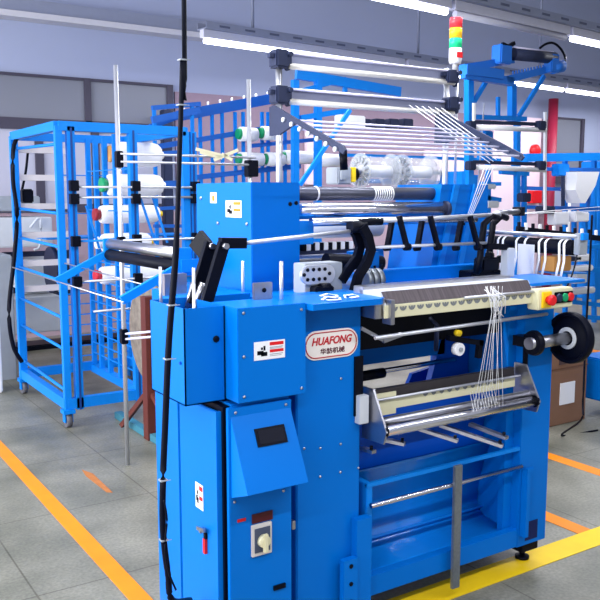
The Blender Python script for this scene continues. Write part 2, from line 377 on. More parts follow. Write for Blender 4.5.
# rotary main switch
MB().box(1.222, 1.297, 2.150, 2.156, .515, .545).build('switch_strip', mat('dark_red_strip', (70, 14, 24), .4), M, label='dark strip with red marks over the switch')
sw = MB().box(1.218, 1.292, 2.146, 2.156, .405, .510, bev=.002).build('main_switch', mat('switch_plate', (205, 200, 196), .4), M)
MB().box(1.227, 1.283, 2.143, 2.147, .418, .498).build('dial_face', mat('dial_grey', (70, 78, 100), .4), sw)
MB().lathe([(0, .022), (-.014, .020), (-.016, .012)], (1.257, 2.143, .455), 'y', 18).box(1.249, 1.266, 2.122, 2.134, .420, .482, bev=.003).build('knob', CREAM, sw)
MB().box(1.17, 1.20, 2.1535, 2.156, .53, .54).build('switch_mark', RED, M)
sd2 = sticker(cb, at(196, 506, X=1.117), (0, -1, 0), (0, 0, 1), .055, .085, (-1, 0, 0))
MB().box(1.095, 1.117, 2.265, 2.28, .47, .482, bev=.002).bar((1.10, 2.30, .478), (1.098, 2.245, .488), .006, .012).build('latch', STEEL, cb)
MB().box(1.108, 1.117, 2.262, 2.276, .40, .45).build('key_tag', RED, cb, label='red tag under the latch'); MB().box(1.110, 1.117, 2.26, 2.274, .45, .47).build('tag_holder', BLACK, cb)
# -- right end frame
rf = MB().box(2.505, 2.68, 2.2, 2.75, .10, 1.165, bev=.003).build('end_frame', BLUE, M)
MB().prism([(2.20, .12), (2.198, .12), (2.198, .20), (2.20, .20)], 'x', 2.552, 2.626).build('painted_hole', mat('shaded_hole_blue', (0, 22, 80), .6), rf)  # dark blue plate paints the shade inside the square hole
MB().box(2.518, 2.54, 2.17, 2.20, .15, .44, bev=.002).box(2.518, 2.555, 2.168, 2.176, .43, .445).build('flange', BLUE, rf)
MB().box(2.46, 2.506, 2.24, 2.27, .14, 1.13).build('inner_post', BLUE, rf)
box('top_plate', BLUE, M, 2.44, 2.79, 2.14, 2.42, 1.197, 1.209)
# feet
for x in (2.62, 1.55, 1.23):
    for y in (2.27, 2.62):
        MB().lathe([(0, .03), (.012, .03), (.018, .012), (.10, .012)], (x, y, .002), 'z', 16).build('levelling_foot', BLACK, M)
MB().box(2.56, 2.66, 2.22, 2.31, .055, .10, bev=.003).build('foot_bracket', BLACK, M)
# -- lower front
MB().box(1.65, 2.505, 2.2, 2.235, .105, .182, bev=.002).build('bottom_rail', BLUE, M)
MB().box(1.648, 1.715, 2.165, 2.2, .08, .425, bev=.002).build('front_bracket', BLUE, M); MB().box(1.585, 1.648, 2.155, 2.18, .10, .295, bev=.002).build('hole_plate', BLUE, M)
bolts(M, [(1.617, 2.155, z) for z in (.27, .205, .14)], .008, BLACK, name='dark_disc')  # black discs paint the dark inside the plate's holes
MB().box(1.72, 1.748, 2.205, 2.30, .10, .53, bev=.002).build('bin_side', BLUE2, M)
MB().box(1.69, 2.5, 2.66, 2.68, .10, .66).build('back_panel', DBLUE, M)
ch = [(1.748, 2.36, .52), (1.748, 2.39, .44), (1.748, 2.415, .36), (1.748, 2.43, .28), (1.748, 2.425, .215), (1.748, 2.38, .175), (1.748, 2.24, .165)]
ch = catmull([Vector(c) for c in ch], 4)
GLOSS = mat('glossy_blue_sheet', (10, 132, 228), .2, .0, var=.04, spec=1.)
MB().sheet(ch, (.756, 0, 0), .003).build('collecting_chute', GLOSS, M)
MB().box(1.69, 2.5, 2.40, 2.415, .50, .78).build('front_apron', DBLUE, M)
rod('bin_rail', BLUE2, M, (1.745, 2.40, .215), (2.505, 2.40, .215), .005)
MB().box(1.72, 2.505, 2.20, 2.215, .518, .532).build('bin_rim', BLUE2, M); rod('front_rod', CHROME, M, (1.725, 2.185, .455), (2.50, 2.185, .455), .0095)
MB().box(2.108, 2.146, 2.160, 2.175, .045, .535, bev=.002).build('centre_bar', GALV, M, label='worn grey metal bar across the bin')
# -- middle interior
MB().box(1.69, 2.46, 2.30, 2.62, .995, 1.13).build('dark_interior_block', BLACK, M, label='black block for the dark interior under the needle bed')  # black block, its colour standing in for the dark of the interior
MB().box(1.69, 2.36, 2.50, 2.56, .885, .95).build('cross_beam', BLUE, M)
rod('inner_roller', BLACK, M, (1.84, 2.44, .858), (1.98, 2.44, .860), .02); rod('inner_shaft', CHROME, M, (1.90, 2.44, .866), (2.36, 2.44, .872), .010)
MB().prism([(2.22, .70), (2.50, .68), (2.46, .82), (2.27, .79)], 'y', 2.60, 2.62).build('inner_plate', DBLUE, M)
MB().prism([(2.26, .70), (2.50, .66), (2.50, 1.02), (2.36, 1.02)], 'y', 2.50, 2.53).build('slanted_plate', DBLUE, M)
rod('front_guide_rod', ALU, M, at(375, 338, Y=2.14), at(547, 314, Y=2.14), .0068)
MB().bar(at(361, 328, Y=2.16), at(383, 340, Y=2.15), .008, .012).bar(at(383, 341, Y=2.15), at(402, 334, Y=2.15), .012, .014).build('rod_lever', STEEL, M)
MB().tube([at(430, 318, Y=2.24), at(437, 325, Y=2.2), at(436, 350, Y=2.24)], .009, 8).build('bent_arm', DGREY, M)
tw = MB().lathe([(-.012, .004), (-.012, .024), (.012, .024), (.012, .004)], at(458, 349, Y=2.2), 'y', 20).build('tension_wheel', WHITE, M)
MB().lathe([(-.013, .008), (-.02, .008)], at(458, 349, Y=2.2), 'y', 12).build('hub', GREY, tw)
MB().lathe([(-.01, .012), (.01, .012)], at(458, 333, Y=2.2), 'y', 12).build('spring_cap', YEL, M)
MB().bar(at(448, 338, Y=2.22), at(482, 343, Y=2.22), .02, .02).bar(at(480, 340, Y=2.22), at(478, 358, Y=2.22), .02, .02).build('tension_bracket', BLACK, M)
# -- needle bed
def bedface(x0, x1, prof): return MB().prism(prof, 'x', x0, x1)
BEDM = mat('needle_strip', (84, 76, 80), .45, .3, var=.8, scale=40)
nt = BEDM.node_tree; mpn = nt.nodes.new('ShaderNodeMapping'); mpn.inputs['Scale'].default_value = (3.2, .15, .15)
tcn = [n for n in nt.nodes if n.type == 'TEX_COORD'][0]; non = [n for n in nt.nodes if n.type == 'TEX_NOISE'][0]
nt.links.new(tcn.outputs['Object'], mpn.inputs['Vector']); nt.links.new(mpn.outputs['Vector'], non.inputs['Vector'])
bed = bedface(1.725, 2.465, [(2.135, 1.14), (2.23, 1.14), (2.27, 1.222), (2.155, 1.222), (2.125, 1.180)]).build('needle_bed', LGREY, M)
bedface(1.735, 2.455, [(2.1225, 1.183), (2.126, 1.183), (2.156, 1.2235), (2.150, 1.2235)]).build('needle_strip', BEDM, bed)
MB().box(1.72, 2.46, 2.115, 2.123, 1.137, 1.181, bev=.001).build('comb_plate', CREAM, bed)
sc = MB(); SCAL = mat('scallop_grey', (120, 124, 126), .5)
x = 1.76
while x < 2.44:
    for k in range(6):
        a0, a1 = PI+PI*k/6, PI+PI*(k+1)/6; R0, R1 = .0155, .008
        if True:
            sc.prism([(x+R0*math.cos(a0), 1.1735+R0*math.sin(a0)), (x+R0*math.cos(a1), 1.1735+R0*math.sin(a1)), (x+R1*math.cos(a1), 1.1735+R1*math.sin(a1)), (x+R1*math.cos(a0), 1.1735+R1*math.sin(a0))], 'y', 2.1135, 2.1155)
    sc.box(x-.004, x+.004, 2.1135, 2.1155, 1.166, 1.1735); x += .039
sc.build('scallop_pattern', SCAL, bed)
rod('bed_front_rod', ALU, bed, (2.08, 2.108, 1.183), (2.46, 2.108, 1.183), .005)
MB().box(1.725, 2.46, 2.24, 2.30, 1.205, 1.232, bev=.002).build('back_plate', STEEL, bed)
MB().box(1.69, 1.735, 2.13, 2.22, 1.135, 1.205, bev=.003).box(1.735, 1.752, 2.10, 2.15, 1.115, 1.20, bev=.002).build('end_block', STEEL, bed, label='scratched steel end block')
# -- take-down assembly below
for x in (2.478, 1.712):
    tdo = MB().prism([(2.22, .885), (2.16, .885), (2.085, .75), (2.10, .705), (2.22, .70)], 'x', x-.004, x+.004).build('side_plate', STEEL, M)
MB().box(1.66, 1.70, 2.17, 2.20, .765, .865, bev=.002).build('mounting_plate', LGREY, tdo)
MB().box(1.655, 1.69, 2.192, 2.2, .79, 1.00).build('black_strip', BLACK, M); MB().box(2.50, 2.52, 2.19, 2.2, .80, 1.0).build('black_strip', BLACK, M)
rod('takedown_roller', CHROME, M, (1.716, 2.11, .748), (2.474, 2.11, .748), .021, 24); rod('takedown_roller', STEEL, M, (1.716, 2.145, .768), (2.474, 2.145, .768), .016, 20)
for x in (1.716, 2.474): MB().lathe([(-.006, .024), (.006, .024)], (x, 2.11, .748), 'x', 20).build('roller_collar', BLACK, M)
lc = MB().box(1.735, 2.455, 2.195, 2.203, .792, .834, bev=.001).build('lower_comb', CREAM, M, label='cream scalloped lower comb bar')
b = MB(); x = 1.98
while x < 2.42:
    b.prism([(x-.013, .832), (x+.013, .832), (x+.008, .822), (x, .817), (x-.008, .822)], 'y', 2.192, 2.196); x += .04
b.build('scallop_pattern', SCAL, lc)
MB().box(1.735, 2.46, 2.205, 2.225, .834, .868).build('comb_back_bar', mat('dark_bronze_bar', (70, 66, 70), .35, .6), M)
rod('comb_rod', ALU, M, (1.70, 2.185, .836), (2.47, 2.185, .836), .005)
MB().box(1.75, 1.84, 2.193, 2.2, .775, .855).build('comb_end_plate', CREAM, M)
for p, q in ((at(405, 424, Z=.70), at(458, 441, Z=.66)), (at(440, 425, Z=.70), at(503, 446, Z=.65)), (at(470, 424, Z=.70), at(507, 438, Z=.68)), (at(372, 437, Z=.68), at(405, 444, Z=.67)), (at(362, 448, Z=.66), at(374, 452, Z=.66))):
    a = MB().bar(p, q, .022, .012).build('support_arm', STEEL, M)
    MB().lathe([(-.002, .006), (.012, .006)], Vector(q)+Vector((0, .015, .006)), 'z', 8).build('bolt', BLACK, a)
# -- control panel
cp = MB().box(2.445, 2.648, 2.085, 2.14, 1.112, 1.190, bev=.004).build('button_box', CREAM, M, label='cream button box with emergency stop')
MB().box(2.462, 2.515, 2.078, 2.086, 1.120, 1.182, bev=.002).build('yellow_plate', YEL, cp)
es = MB().lathe([(0, .014), (-.012, .014), (-.014, .021), (-.026, .021), (-.030, .016)], (2.490, 2.078, 1.151), 'y', 20).build('emergency_button', RED, cp)
MB().box(2.535, 2.640, 2.079, 2.086, 1.132, 1.176, bev=.002).build('button_strip', BLACK, cp)
for x, m, n in ((2.553, DGREY, 'black_button'), (2.587, GREEN, 'green_button'), (2.621, RED, 'red_button')):
    MB().lathe([(0, .0165), (-.008, .0165), (-.010, .012)], (x, 2.079, 1.154), 'y', 18).build(n, m, cp)
# -- handwheel on its shaft
sy, sz = 2.12, .978
rod('wheel_shaft', STEEL, M, (2.44, sy, sz), (2.66, sy, sz), .024, 20)
MB().lathe([(0, .046), (.012, .050), (.022, .050), (.03, .026)], (2.455, sy, sz), 'x', 24).box(2.45, 2.50, sy, 2.21, sz-.02, sz+.02).build('shaft_flange', BLACK, M)
HW = MB(); rr = .105; ww = Vector((2.665, sy, sz))
HW.lathe([(0, .030), (.004, .030), (.010, .060), (.016, rr-.022), (.0, rr-.014), (.0, rr-.003), (.006, rr), (.034, rr), (.040, rr-.003), (.040, rr-.02), (.03, .05), (.03, .02)], ww, 'x', 48)
hw = HW.build('handwheel', RUB, M)
MB().lathe([(0, .028), (-.004, .029), (-.004, .044), (.002, .045)], ww+Vector((.002, 0, 0)), 'x', 32).build('hub_ring', LGREY, hw)
MB().lathe([(-.012, .014), (.0, .02)], ww, 'x', 20).build('shaft_end', STEEL, hw)
# -- towers
lt = MB().box(1.495, 1.708, 2.62, 3.08, 1.185, 1.597, bev=.003).build('left_tower', BLUE, M)
sticker(lt, at(226, 217, X=1.494), (0, -1, 0), (0, 0, 1), .125, .064, (-1, 0, 0), ORANGE)
sticker(lt, at(210.5, 203, X=1.494), (0, -1, 0), (0, 0, 1), .055, .042, (-1, 0, 0), ORANGE, False)
bolts(lt, [at(201, 198, X=1.494), at(218, 223, X=1.494), at(247, 224, X=1.494)], .007, STEEL, 'x')
bolts(lt, [at(290, 204, Y=2.62), at(296, 203, Y=2.62)], .008, BLACK, name='dark_disc')
rt = MB().prism([(2.43, 1.185), (2.72, 1.185), (2.775, 1.30), (2.775, 1.597), (2.49, 1.597)], 'y', 2.68, 2.98).build('right_tower', BLUE, M)
for x in (2.47, 2.59): MB().bar((x, 2.672, 1.19), (x+.10, 2.672, 1.595), .03, .012).build('rib', BLUE2, rt)
bolts(rt, [(2.60, 2.68, 1.24), (2.63, 2.68, 1.42), (2.71, 2.68, 1.55)], .006, BLACK, name='dark_disc')
MB().box(1.95, 2.60, 2.50, 2.56, 1.20, 1.255, bev=.003).prism([(1.93, 1.19), (2.0, 1.19), (2.0, 1.33), (1.96, 1.33)], 'y', 2.50, 2.56).build('deck_bar', BLUE, M)
MB().bar((1.95, 2.62, 1.30), (2.1, 2.62, 1.31), .05, .05).build('deck_bar', BLUE, M)
# -- rolls between the towers
rk = rod('feed_roller', mat('grey_feed_roller', (84, 86, 100), .3, .4), M, (1.6, 2.74, 1.555), (2.50, 2.74, 1.555), .028, 28, label='dark grey feed roller wound with white yarn turns')
b = MB()
for i in range(9): b.lathe([(-.0025, .0285), (0, .031), (.0025, .0285)], (2.15+i*.012, 2.74, 1.555), 'x', 24)
b.lathe([(-.004, .0285), (0, .0315), (.004, .0285)], (1.86, 2.74, 1.555), 'x', 24)
b.build('yarn_turns', YARN, rk)
MB().lathe([(0, .012), (.05, .012)], (2.50, 2.74, 1.555), 'x', 16).build('roller_end', LGREY, rk)
rod('chrome_roller', CHROME, M, (1.69, 2.68, 1.488), (2.50, 2.68, 1.488), .033, 32); MB().lathe([(0, .036), (.02, .036)], (2.50, 2.68, 1.488), 'x', 20).build('roller_collar', DGREY, M)
rod('chrome_roller', CHROME, M, (1.745, 2.60, 1.446), (2.62, 2.60, 1.446), .0165, 20)
rod('back_roll', LGREY, M, (2.10, 3.2, 1.40), (2.55, 3.2, 1.40), .055, 24); rod('back_roll', STEEL, M, (2.0, 3.15, 1.27), (2.5, 3.15, 1.27), .03, 24)
MB().box(2.02, 2.5, 3.1, 3.3, 1.19, 1.235).build('rear_plate', LGREY, M)
MB().box(1.70, 1.78, 2.63, 2.70, 1.36, 1.45, bev=.003).build('bearing_block', BLUE2, M)
# -- posts, clamps and the upper guide rollers
for x in (1.757, 2.665):
    rod('post', ALU, M, (x, 2.85, 1.19), (x, 2.85, 2.125), .0135)
rod('thin_post', ALU, M, (2.73, 2.85, 1.5), (2.73, 2.85, 2.12), .006)
def casting(x, z, s=1.):
    b = MB().box(x-.04, x+.02, 2.80, 2.865, z-.035*s, z+.035*s, bev=.006).box(x-.06, x-.035, 2.815, 2.84, z+.0, z+.018, bev=.002)
    b.lathe([(0, .012), (-.012, .012)], (x+.03, 2.84, z-.03), 'y', 10).lathe([(0, .010), (-.012, .010)], (x+.02, 2.80, z+.018), 'y', 10).box(x+.0, x+.045, 2.82, 2.86, z-.025, z+.034, bev=.004)
    b.build('clamp', DGREY, M)
casting(1.757, 2.085); casting(1.757, 1.945); casting(2.67, 2.085, .8); casting(2.68, 1.965, .8)
CR = mat('cream_roller', (226, 222, 214), .4, .1); DR = mat('grey_profile', (128, 132, 156), .4, .5)
for z, x2 in ((2.084, 2.69), (1.945, 2.69)):
    MB().box(1.80, x2, 2.835, 2.865, z-.012, z+.026, bev=.002).build('guide_profile', DR, M); rod('guide_roller', CR, M, (1.79, 2.83, z-.022), (x2, 2.83, z-.022), .0125)
    rod('guide_rod', PALEROD, M, (1.80, 2.82, z+.026), (x2+.03, 2.82, z+.026), .005)
# yarn guide brackets with the pale rods
def gbr(x, A, B, ws):
    b = MB()
    (ya, za), (yb, zb) = A, B
    b.prism([(ya+.05, za+ws), (ya+.02, za+ws+.005), (yb, zb+.014), (yb-.012, zb), (yb, zb-.014), (ya-.14, za-.02), (ya-.02, za-.055), (ya+.05, za-.055)], 'x', x-.005, x+.005)
    o = b.build('guide_bracket', DGREY, M); return o
LA, LB = (2.74, 1.835), (2.30, 1.703); RA, RB = (2.80, 1.835), (2.33, 1.703)
gl = gbr(1.68, LA, LB, .055); gr_ = gbr(2.60, RA, RB, .09)
for i in range(7):
    f = i/6; y = 2.68+(2.34-2.68)*f; z = 1.834+(1.708-1.834)*f
    rod('yarn_guide_rod', PALEROD, M, (1.672, y, z), (2.61, y, z), .0042, 10)
    MB().lathe([(0, .009), (-.008, .009)], (1.675, y, z), 'x', 10).build('bolt', LGREY, gl)
# signal light
sl = MB().lathe([(0, .012), (.03, .012), (.03, .026), (.045, .029), (.10, .029)], (2.713, 2.85, 2.12), 'z', 24).build('signal_light', WHITE, M, label='signal tower with red, amber and green lenses')
for i, (n, c) in enumerate((('green_lens', (30, 200, 130)), ('amber_lens', (250, 190, 40)), ('red_lens', (240, 60, 70)))):
    MB().lathe([(0, .029), (.042, .029), (.044, .027)], (2.713, 2.85, 2.22+.046*i), 'z', 24).build(n, mat(n, c, .25, emit=.35), sl)
MB().box(2.695, 2.73, 2.819, 2.8215, 2.175, 2.20).build('printed_mark', RED, sl)
# -- left rods, lever, rod linkage
for px, y, zt in ((161, 2.44, .13), (194, 2.30, .135), (243, 2.56, .125)):
    p = at(px, 300, Y=y); rod('tray_pin', ALU, M, (p.x, y, 1.16 if px != 194 else .95), (p.x, y, 1.19+zt), .0055)
rod('tray_pin', ALU, M, (1.40, 2.26, 1.17), (1.40, 2.26, 1.335), .0065)
ab = MB().box(1.315, 1.385, 2.29, 2.305, 1.14, 1.265, bev=.002).build('angle_bracket', STEEL, M); bolts(ab, [(1.352, 2.29, 1.24), (1.352, 2.29, 1.20)], .008, BLACK)
MB().box(1.145, 1.23, 2.62, 2.65, 1.20, 1.275).build('steel_plate', STEEL, M)
for dx, y in ((-.045, 2.44), (0, 2.38)):
    a = MB().bar(at(224+dx*300, 243, Y=y), at(206+dx*300, 304, Y=y), .02, .038).build('lever_arm', BLACK, M)
    MB().lathe([(0, .010), (-.02, .010)], at(224+dx*300, 246, Y=y-.006), 'y', 12).build('pivot_bolt', STEEL, a)
MB().bar(at(220, 243, Y=2.39), at(245, 243, Y=2.38), .035, .035).build('clamp', BLACK, M)
MB().bar(at(196, 238, Y=2.5), at(206, 250, Y=2.46), .02, .07).bar(at(206, 250, Y=2.46), at(200, 240, Y=2.5), .02, .03).build('lever_arm', BLACK, M)
rod('damper', STEEL, M, at(194, 308, Y=2.42), at(203, 283, Y=2.42), .012); rod('damper', STEEL, M, at(188, 308, Y=2.45), at(194, 283, Y=2.45), .012)
rod('linkage_rod', ALU, M, at(242, 243.5, Y=2.38), at(353, 231, Y=2.40), .0075)
# grey gearbox with perforated disc
gb = MB().box(1.60, 1.765, 2.42, 2.50, 1.195, 1.305, bev=.003).build('gearbox', mat('gearbox_grey', (158, 164, 172), .5, .2), M)
gp = MB().prism(rrect(1.648, 1.266, .145, .068, .033), 'y', 2.405, 2.42).build('perforated_plate', ALU, gb)
bolts(gp, [(x, 2.405, z) for x in (1.60, 1.625, 1.65, 1.675) for z in (1.285, 1.25)]+[(1.695, 2.405, 1.268), (1.585, 2.405, 1.268)], .007, BLACK, name='dark_disc')  # perforations are black discs, their darkness put in as colour
MB().box(1.62, 1.70, 2.38, 2.43, 1.195, 1.225, bev=.004).lathe([(0, .02), (.04, .02)], (1.65, 2.40, 1.215), 'x', 12).build('motor_stub', BLACK, gb)
gg = MB()
for i in range(3): gg.lathe([(-.012, .028), (-.012, .045), (.010, .045), (.010, .028)], (1.90+i*.028, 2.46, 1.225), 'x', 28)
gg.build('gear_drum', GALV, M)
rod('drive_shaft', BLACK, M, (1.78, 2.55, 1.30), (2.05, 2.55, 1.28), .030)
b = MB()
for dx in (0, .035):
    for k in range(9): b.lathe([(-.004, .004), (.004, .004)], (1.955+dx, 2.47, 1.275-.01*k), 'x', 8)
    b.box(1.952+dx, 1.958+dx, 2.467, 2.473, 1.19, 1.28)
b.build('roller_chain', BLACK, M)
# curved black arms
def carm(off, y):
    P = [(352, 226), (357, 236), (360, 247), (357, 258), (348, 270), (341, 281)] if off == 0 else [(362, 226), (368, 237), (371, 250), (367, 262), (358, 277), (354, 292)]
    pts = [at(a, b_, Y=y) for a, b_ in P]
    b = MB(); w = .034
    out = []
    for i, p in enumerate(pts):
        t = (pts[min(i+1, len(pts)-1)]-pts[max(i-1, 0)]).normalized(); n = Vector((t.z, 0, -t.x)); out.append((p+n*w/2, p-n*w/2))
    b.prism([(a.x, a.z) for a, _ in out]+[(c.x, c.z) for _, c in reversed(out)], 'y', y-.01, y+.01)
    return b.build('curved_arm', BLACK, M)
carm(0, 2.42); carm(1, 2.38)
MB().lathe([(-.02, .022), (.05, .022)], at(354, 227, Y=2.40), 'x', 20).lathe([(0, .014), (.10, .014)], at(360, 222, Y=2.40), 'x', 16).build('arm_hub', BLACK, M)
# swing shaft with hanger arms
A0, A1 = at(378, 221, Y=2.40), at(500, 214.5, Y=2.40); rod('swing_shaft', ALU, M, A0, A1, .0085)
B0, B1 = at(373, 247.5, Y=2.38), at(486, 243, Y=2.38); rod('thread_bar', ALU, M, B0, B1, .0065)
for px in (402, 433, 473):
    MB().bar(at(px-3, 216, Y=2.385), at(px+5, 248, Y=2.37), .012, .022).lathe([(-.012, .014), (.012, .014)], at(px+5, 247, Y=2.375), 'x', 14).build('hanger_arm', BLACK, M)
for px in (389, 419, 458):
    MB().bar(at(px+3, 221, Y=2.43), at(px-2, 249, Y=2.43), .012, .024).lathe([(-.012, .012), (.012, .012)], at(px-2, 248, Y=2.42), 'x', 14).build('hanger_arm', BLACK, M)
MB().bar(at(486, 246, Y=2.38), at(506, 247, Y=2.38), .03, .025).build('clamp', BLACK, M)
for px, y in ((488, 2.40), (497, 2.44)):
    MB().tube([at(px+10, 218, Y=y), at(px+4, 216, Y=y), at(px-4, 224, Y=y), at(px-6, 240, Y=y), at(px-8, 258, Y=y), at(px-12, 274, Y=y)], .014, 8).build('curved_arm', BLACK, M)
cbk = MB().box(2.43, 2.60, 2.42, 2.52, 1.20, 1.235, bev=.004).box(2.47, 2.57, 2.40, 2.46, 1.235, 1.29, bev=.006)
for k in range(7): cbk.lathe([(-.012, .016), (.012, .016)], (2.46+.022*k, 2.42+.012*(k % 3), 1.245+.018*((k*5) % 4)), 'xyz'[k % 3], 10)
cbk.build('cam_carriage', BLACK, M)
MB().box(2.57, 2.615, 2.36, 2.40, 1.21, 1.33, bev=.003).build('steel_block', LGREY, M)
rod('extension_shaft', STEEL, M, (2.56, 2.42, 1.475), (2.93, 2.62, 1.475), .012); MB().bar((2.88, 2.6, 1.475), (2.94, 2.63, 1.475), .04, .04).build('clamp', BLACK, M)
# left comb rail seen between tower and curved arms
cr = MB().box(1.72, 2.03, 2.69, 2.76, 1.315, 1.33).box(1.715, 2.03, 2.66, 2.80, 1.275, 1.29).build('guide_shelf', DGREY, M)
for k in range(6): MB().box(1.785+k*.042, 1.807+k*.042, 2.69, 2.72, 1.33, 1.362, bev=.002).build('clip', WHITE, cr)
for k in range(6): MB().box(1.768+k*.042, 1.784+k*.042, 2.69, 2.72, 1.33, 1.36).build('black_clip', BLACK, cr)
# ribbon take-off roller on the right
ro = rod('rubber_take_off_roller', RUB, M, (2.86, 2.25, 1.328), (2.86, 2.80, 1.328), .033, 26, label='black rubber ribbon roller')
rod('take_off_rod', ALU, M, (2.85, 2.235, 1.377), (2.85, 2.80, 1.377), .0095)
MB().box(2.845, 2.90, 2.22, 2.25, 1.30, 1.39, bev=.003).build('roller_bracket', GREY, M); MB().box(2.85, 2.885, 2.205, 2.222, 1.362, 1.392, bev=.002).build('bearing_block', BLUE2, M)
MB().box(2.70, 2.84, 2.22, 2.44, 1.185, 1.197).build('side_shelf', BLUE, M)
MB().box(2.83, 2.90, 2.79, 2.82, 1.17, 1.41, bev=.003).build('roller_bracket', BLUE2, M)
# left take-off frame: two arms, rollers and rods
for y in (2.92, 3.75):
    p, q = Vector((1.10, y, 1.155)), Vector((1.37, y, 1.285)); MB().bar(p, q, .02, .032).box(1.33, 1.39, y-.012, y+.012, 1.235, 1.345, bev=.003).build('roller_arm', BLUE2, M)
rod('side_roller', STEEL, M, (1.36, 2.93, 1.32), (1.36, 3.74, 1.32), .024, 24, label='polished steel side roller'); rod('side_roller', RUB, M, (1.355, 2.93, 1.268), (1.355, 3.74, 1.268), .026, 24, label='black rubber side roller')
MB().box(1.34, 1.50, 2.90, 2.93, 1.25, 1.30).build('arm_mount', BLUE2, M)
rod('side_rod', STEEL, M, (1.10, 2.90, 1.150), (1.10, 4.55, 1.16), .0032); rod('side_rod', STEEL, M, (1.22, 2.92, 1.20), (1.22, 4.0, 1.215), .003)

# ------------------------------------------------------------------ transparent warp beams and motor on the machine
def beam(x, w, lab):
    r = thing('warp_beam', (x, 3.2, 1.585), lab, 'spool', 'clear warp beams over the feed roller')
    for xx in (x-w/2, x+w/2):
        MB().lathe([(-.003, .02), (-.003, .088), (.003, .088), (.003, .02)], (xx, 3.2, 1.665), 'x', 36).build('flange', CLEAR, r)
    b = MB()
    for k in range(14):
        a = 2*PI*k/14; b.box(-.0045, .0045, -.006, .006, .045, .072, M=Matrix.Translation((x-w/2-.003, 3.2, 1.665)) @ Matrix.Rotation(a, 4, 'X'))
    b.build('slots', GREY, r)
    rod('wound_yarn', YARN, r, (x-w/2+.005, 3.2, 1.665), (x+w/2-.005, 3.2, 1.665), .030, 24)
    rod('shell', CLEAR, r, (x-w/2+.006, 3.2, 1.665), (x+w/2-.006, 3.2, 1.665), .072, 28)
beam(2.53, .19, 'clear plastic warp beam with white yarn nearest the motor with the yellow label'); beam(2.79, .19, 'clear plastic warp beam with white yarn farther along, beside the blue right tower')
rod('beam_shaft', STEEL, M, (2.25, 3.2, 1.665), (3.0, 3.2, 1.665), .012)
MB().box(2.245, 2.325, 3.12, 3.22, 1.60, 1.68, bev=.005).box(2.255, 2.285, 3.105, 3.12, 1.62, 1.665, bev=.003).build('beam_motor', GREY, M); MB().box(2.325, 2.352, 3.12, 3.22, 1.61, 1.68, bev=.003).build('motor_label', YEL, M)
MB().lathe([(0, .03), (.03, .03)], (2.38, 3.2, 1.65), 'x', 20).build('drive_pulley', BLACK, M)
for x in (2.98,): MB().box(x-.012, x+.012, 3.05, 3.21, 1.10, 1.67).build('beam_support', BLUE2, M)
MB().tube([at(343, 150, Y=2.9), at(344, 170, Y=2.9)], .018, 10).build('bearing', BLACK, M)
MB().bar(at(350, 110, Y=3.1), at(300, 185, Y=3.1), .014, .018).build('brace', BLUE2, M)

# ------------------------------------------------------------------ yarns, ribbons, lace scraps
gW = 'yarns fanning from the upper guide roller'
for i in range(6):
    a = at(409+i*6.5, 105+i*.6, Y=2.8); b_ = at(490+i*3.3, 163-i*1.6, Y=2.45)
    rod('yarn', YARN, None, a, b_, .0016, 6, label='white yarn slanting down from the upper guide roller to the long guide bracket', cat='yarn', group=gW)
for i in range(4):
    a = at(485+i*3, 166, Y=2.42); b_ = at(468+i*1.5, 214, Y=2.40)
    rod('yarn', YARN, None, a, b_, .0012, 6, label='white yarn dropping from the guide bracket to the swing shaft', cat='yarn', group='yarns dropping to the swing shaft')
for i in range(9):
    f = i/8; a = at(488+f*14+random.uniform(-2, 2), 286, Y=2.10); m_ = at(494+random.uniform(-3, 3)+f*4, 312, Y=2.09); c_ = at(473+f*30, 412-f*6, Y=2.085)
    MB().tube([a, m_, c_], .0009, 6).build('yarn', YARN, None, 'fine white yarn hanging from the needle bed to the lower comb', 'yarn', 'fine yarns below the needle bed')
for i in range(10):
    a = at(470+i*2.6, 392-i*.6, Y=2.17); b_ = at(474+i*2.6, 412-i*.9, Y=2.085)
    rod('yarn', YARN, None, a, b_, .0009, 6, label='short fine white yarn lying over the take-down rollers', cat='yarn', group='short yarns over the take-down rollers')
kn = MB()
for i in range(14):
    a = at(484+random.uniform(0, 12), 285+random.uniform(0, 10), Y=2.10); kn.tube([a, at(492+random.uniform(0, 14), 300+random.uniform(-4, 8), Y=2.095), at(497+random.uniform(-4, 10), 316+random.uniform(-6, 6), Y=2.095)], .0011, 5)
kn.build('yarn_tangle', YARN, None, 'loose tangle of white yarn at the right end of the needle bed', 'yarn', kind='stuff')
for k, yy in enumerate((2.76, 2.73, 2.66, 2.63, 2.55, 2.50, 2.42, 2.385, 2.31, 2.285)):
    wd = .012; pts = []
    for a in range(0, 7): an = PI*.72*a/6; pts.append((2.86+.036*math.cos(an+PI*.14), yy, 1.328+.0345*math.sin(an+PI*.14)+.001))
    pts.append((2.825, yy-.005, 1.27)); pts.append((2.80, yy-.01, 1.20))
    MB().sheet([(p[0], p[1]-wd/2, p[2]) for p in pts], (0, wd, 0), .0012).build('white_ribbon', YARN, None,
        'narrow white ribbon draped over the black rubber roller beside the button box', 'ribbon', 'white ribbons over the black roller')
for y0, y1, dz in ((2.41, 2.50, 0),):
    MB().box(2.785, 2.79, y0, y1, 1.199, 1.335).build('ribbon_guard', WHITE, M)
for p, q in ((at(465, 218, Y=2.5), at(610, 206, Y=3.0)), (at(470, 216, Y=2.5), at(612, 210, Y=3.0))):
    rod('yarn', YARN, None, p, q, .002, 6, label='long white yarn running from the swing shaft out to the right', cat='yarn', group='long yarns running right')
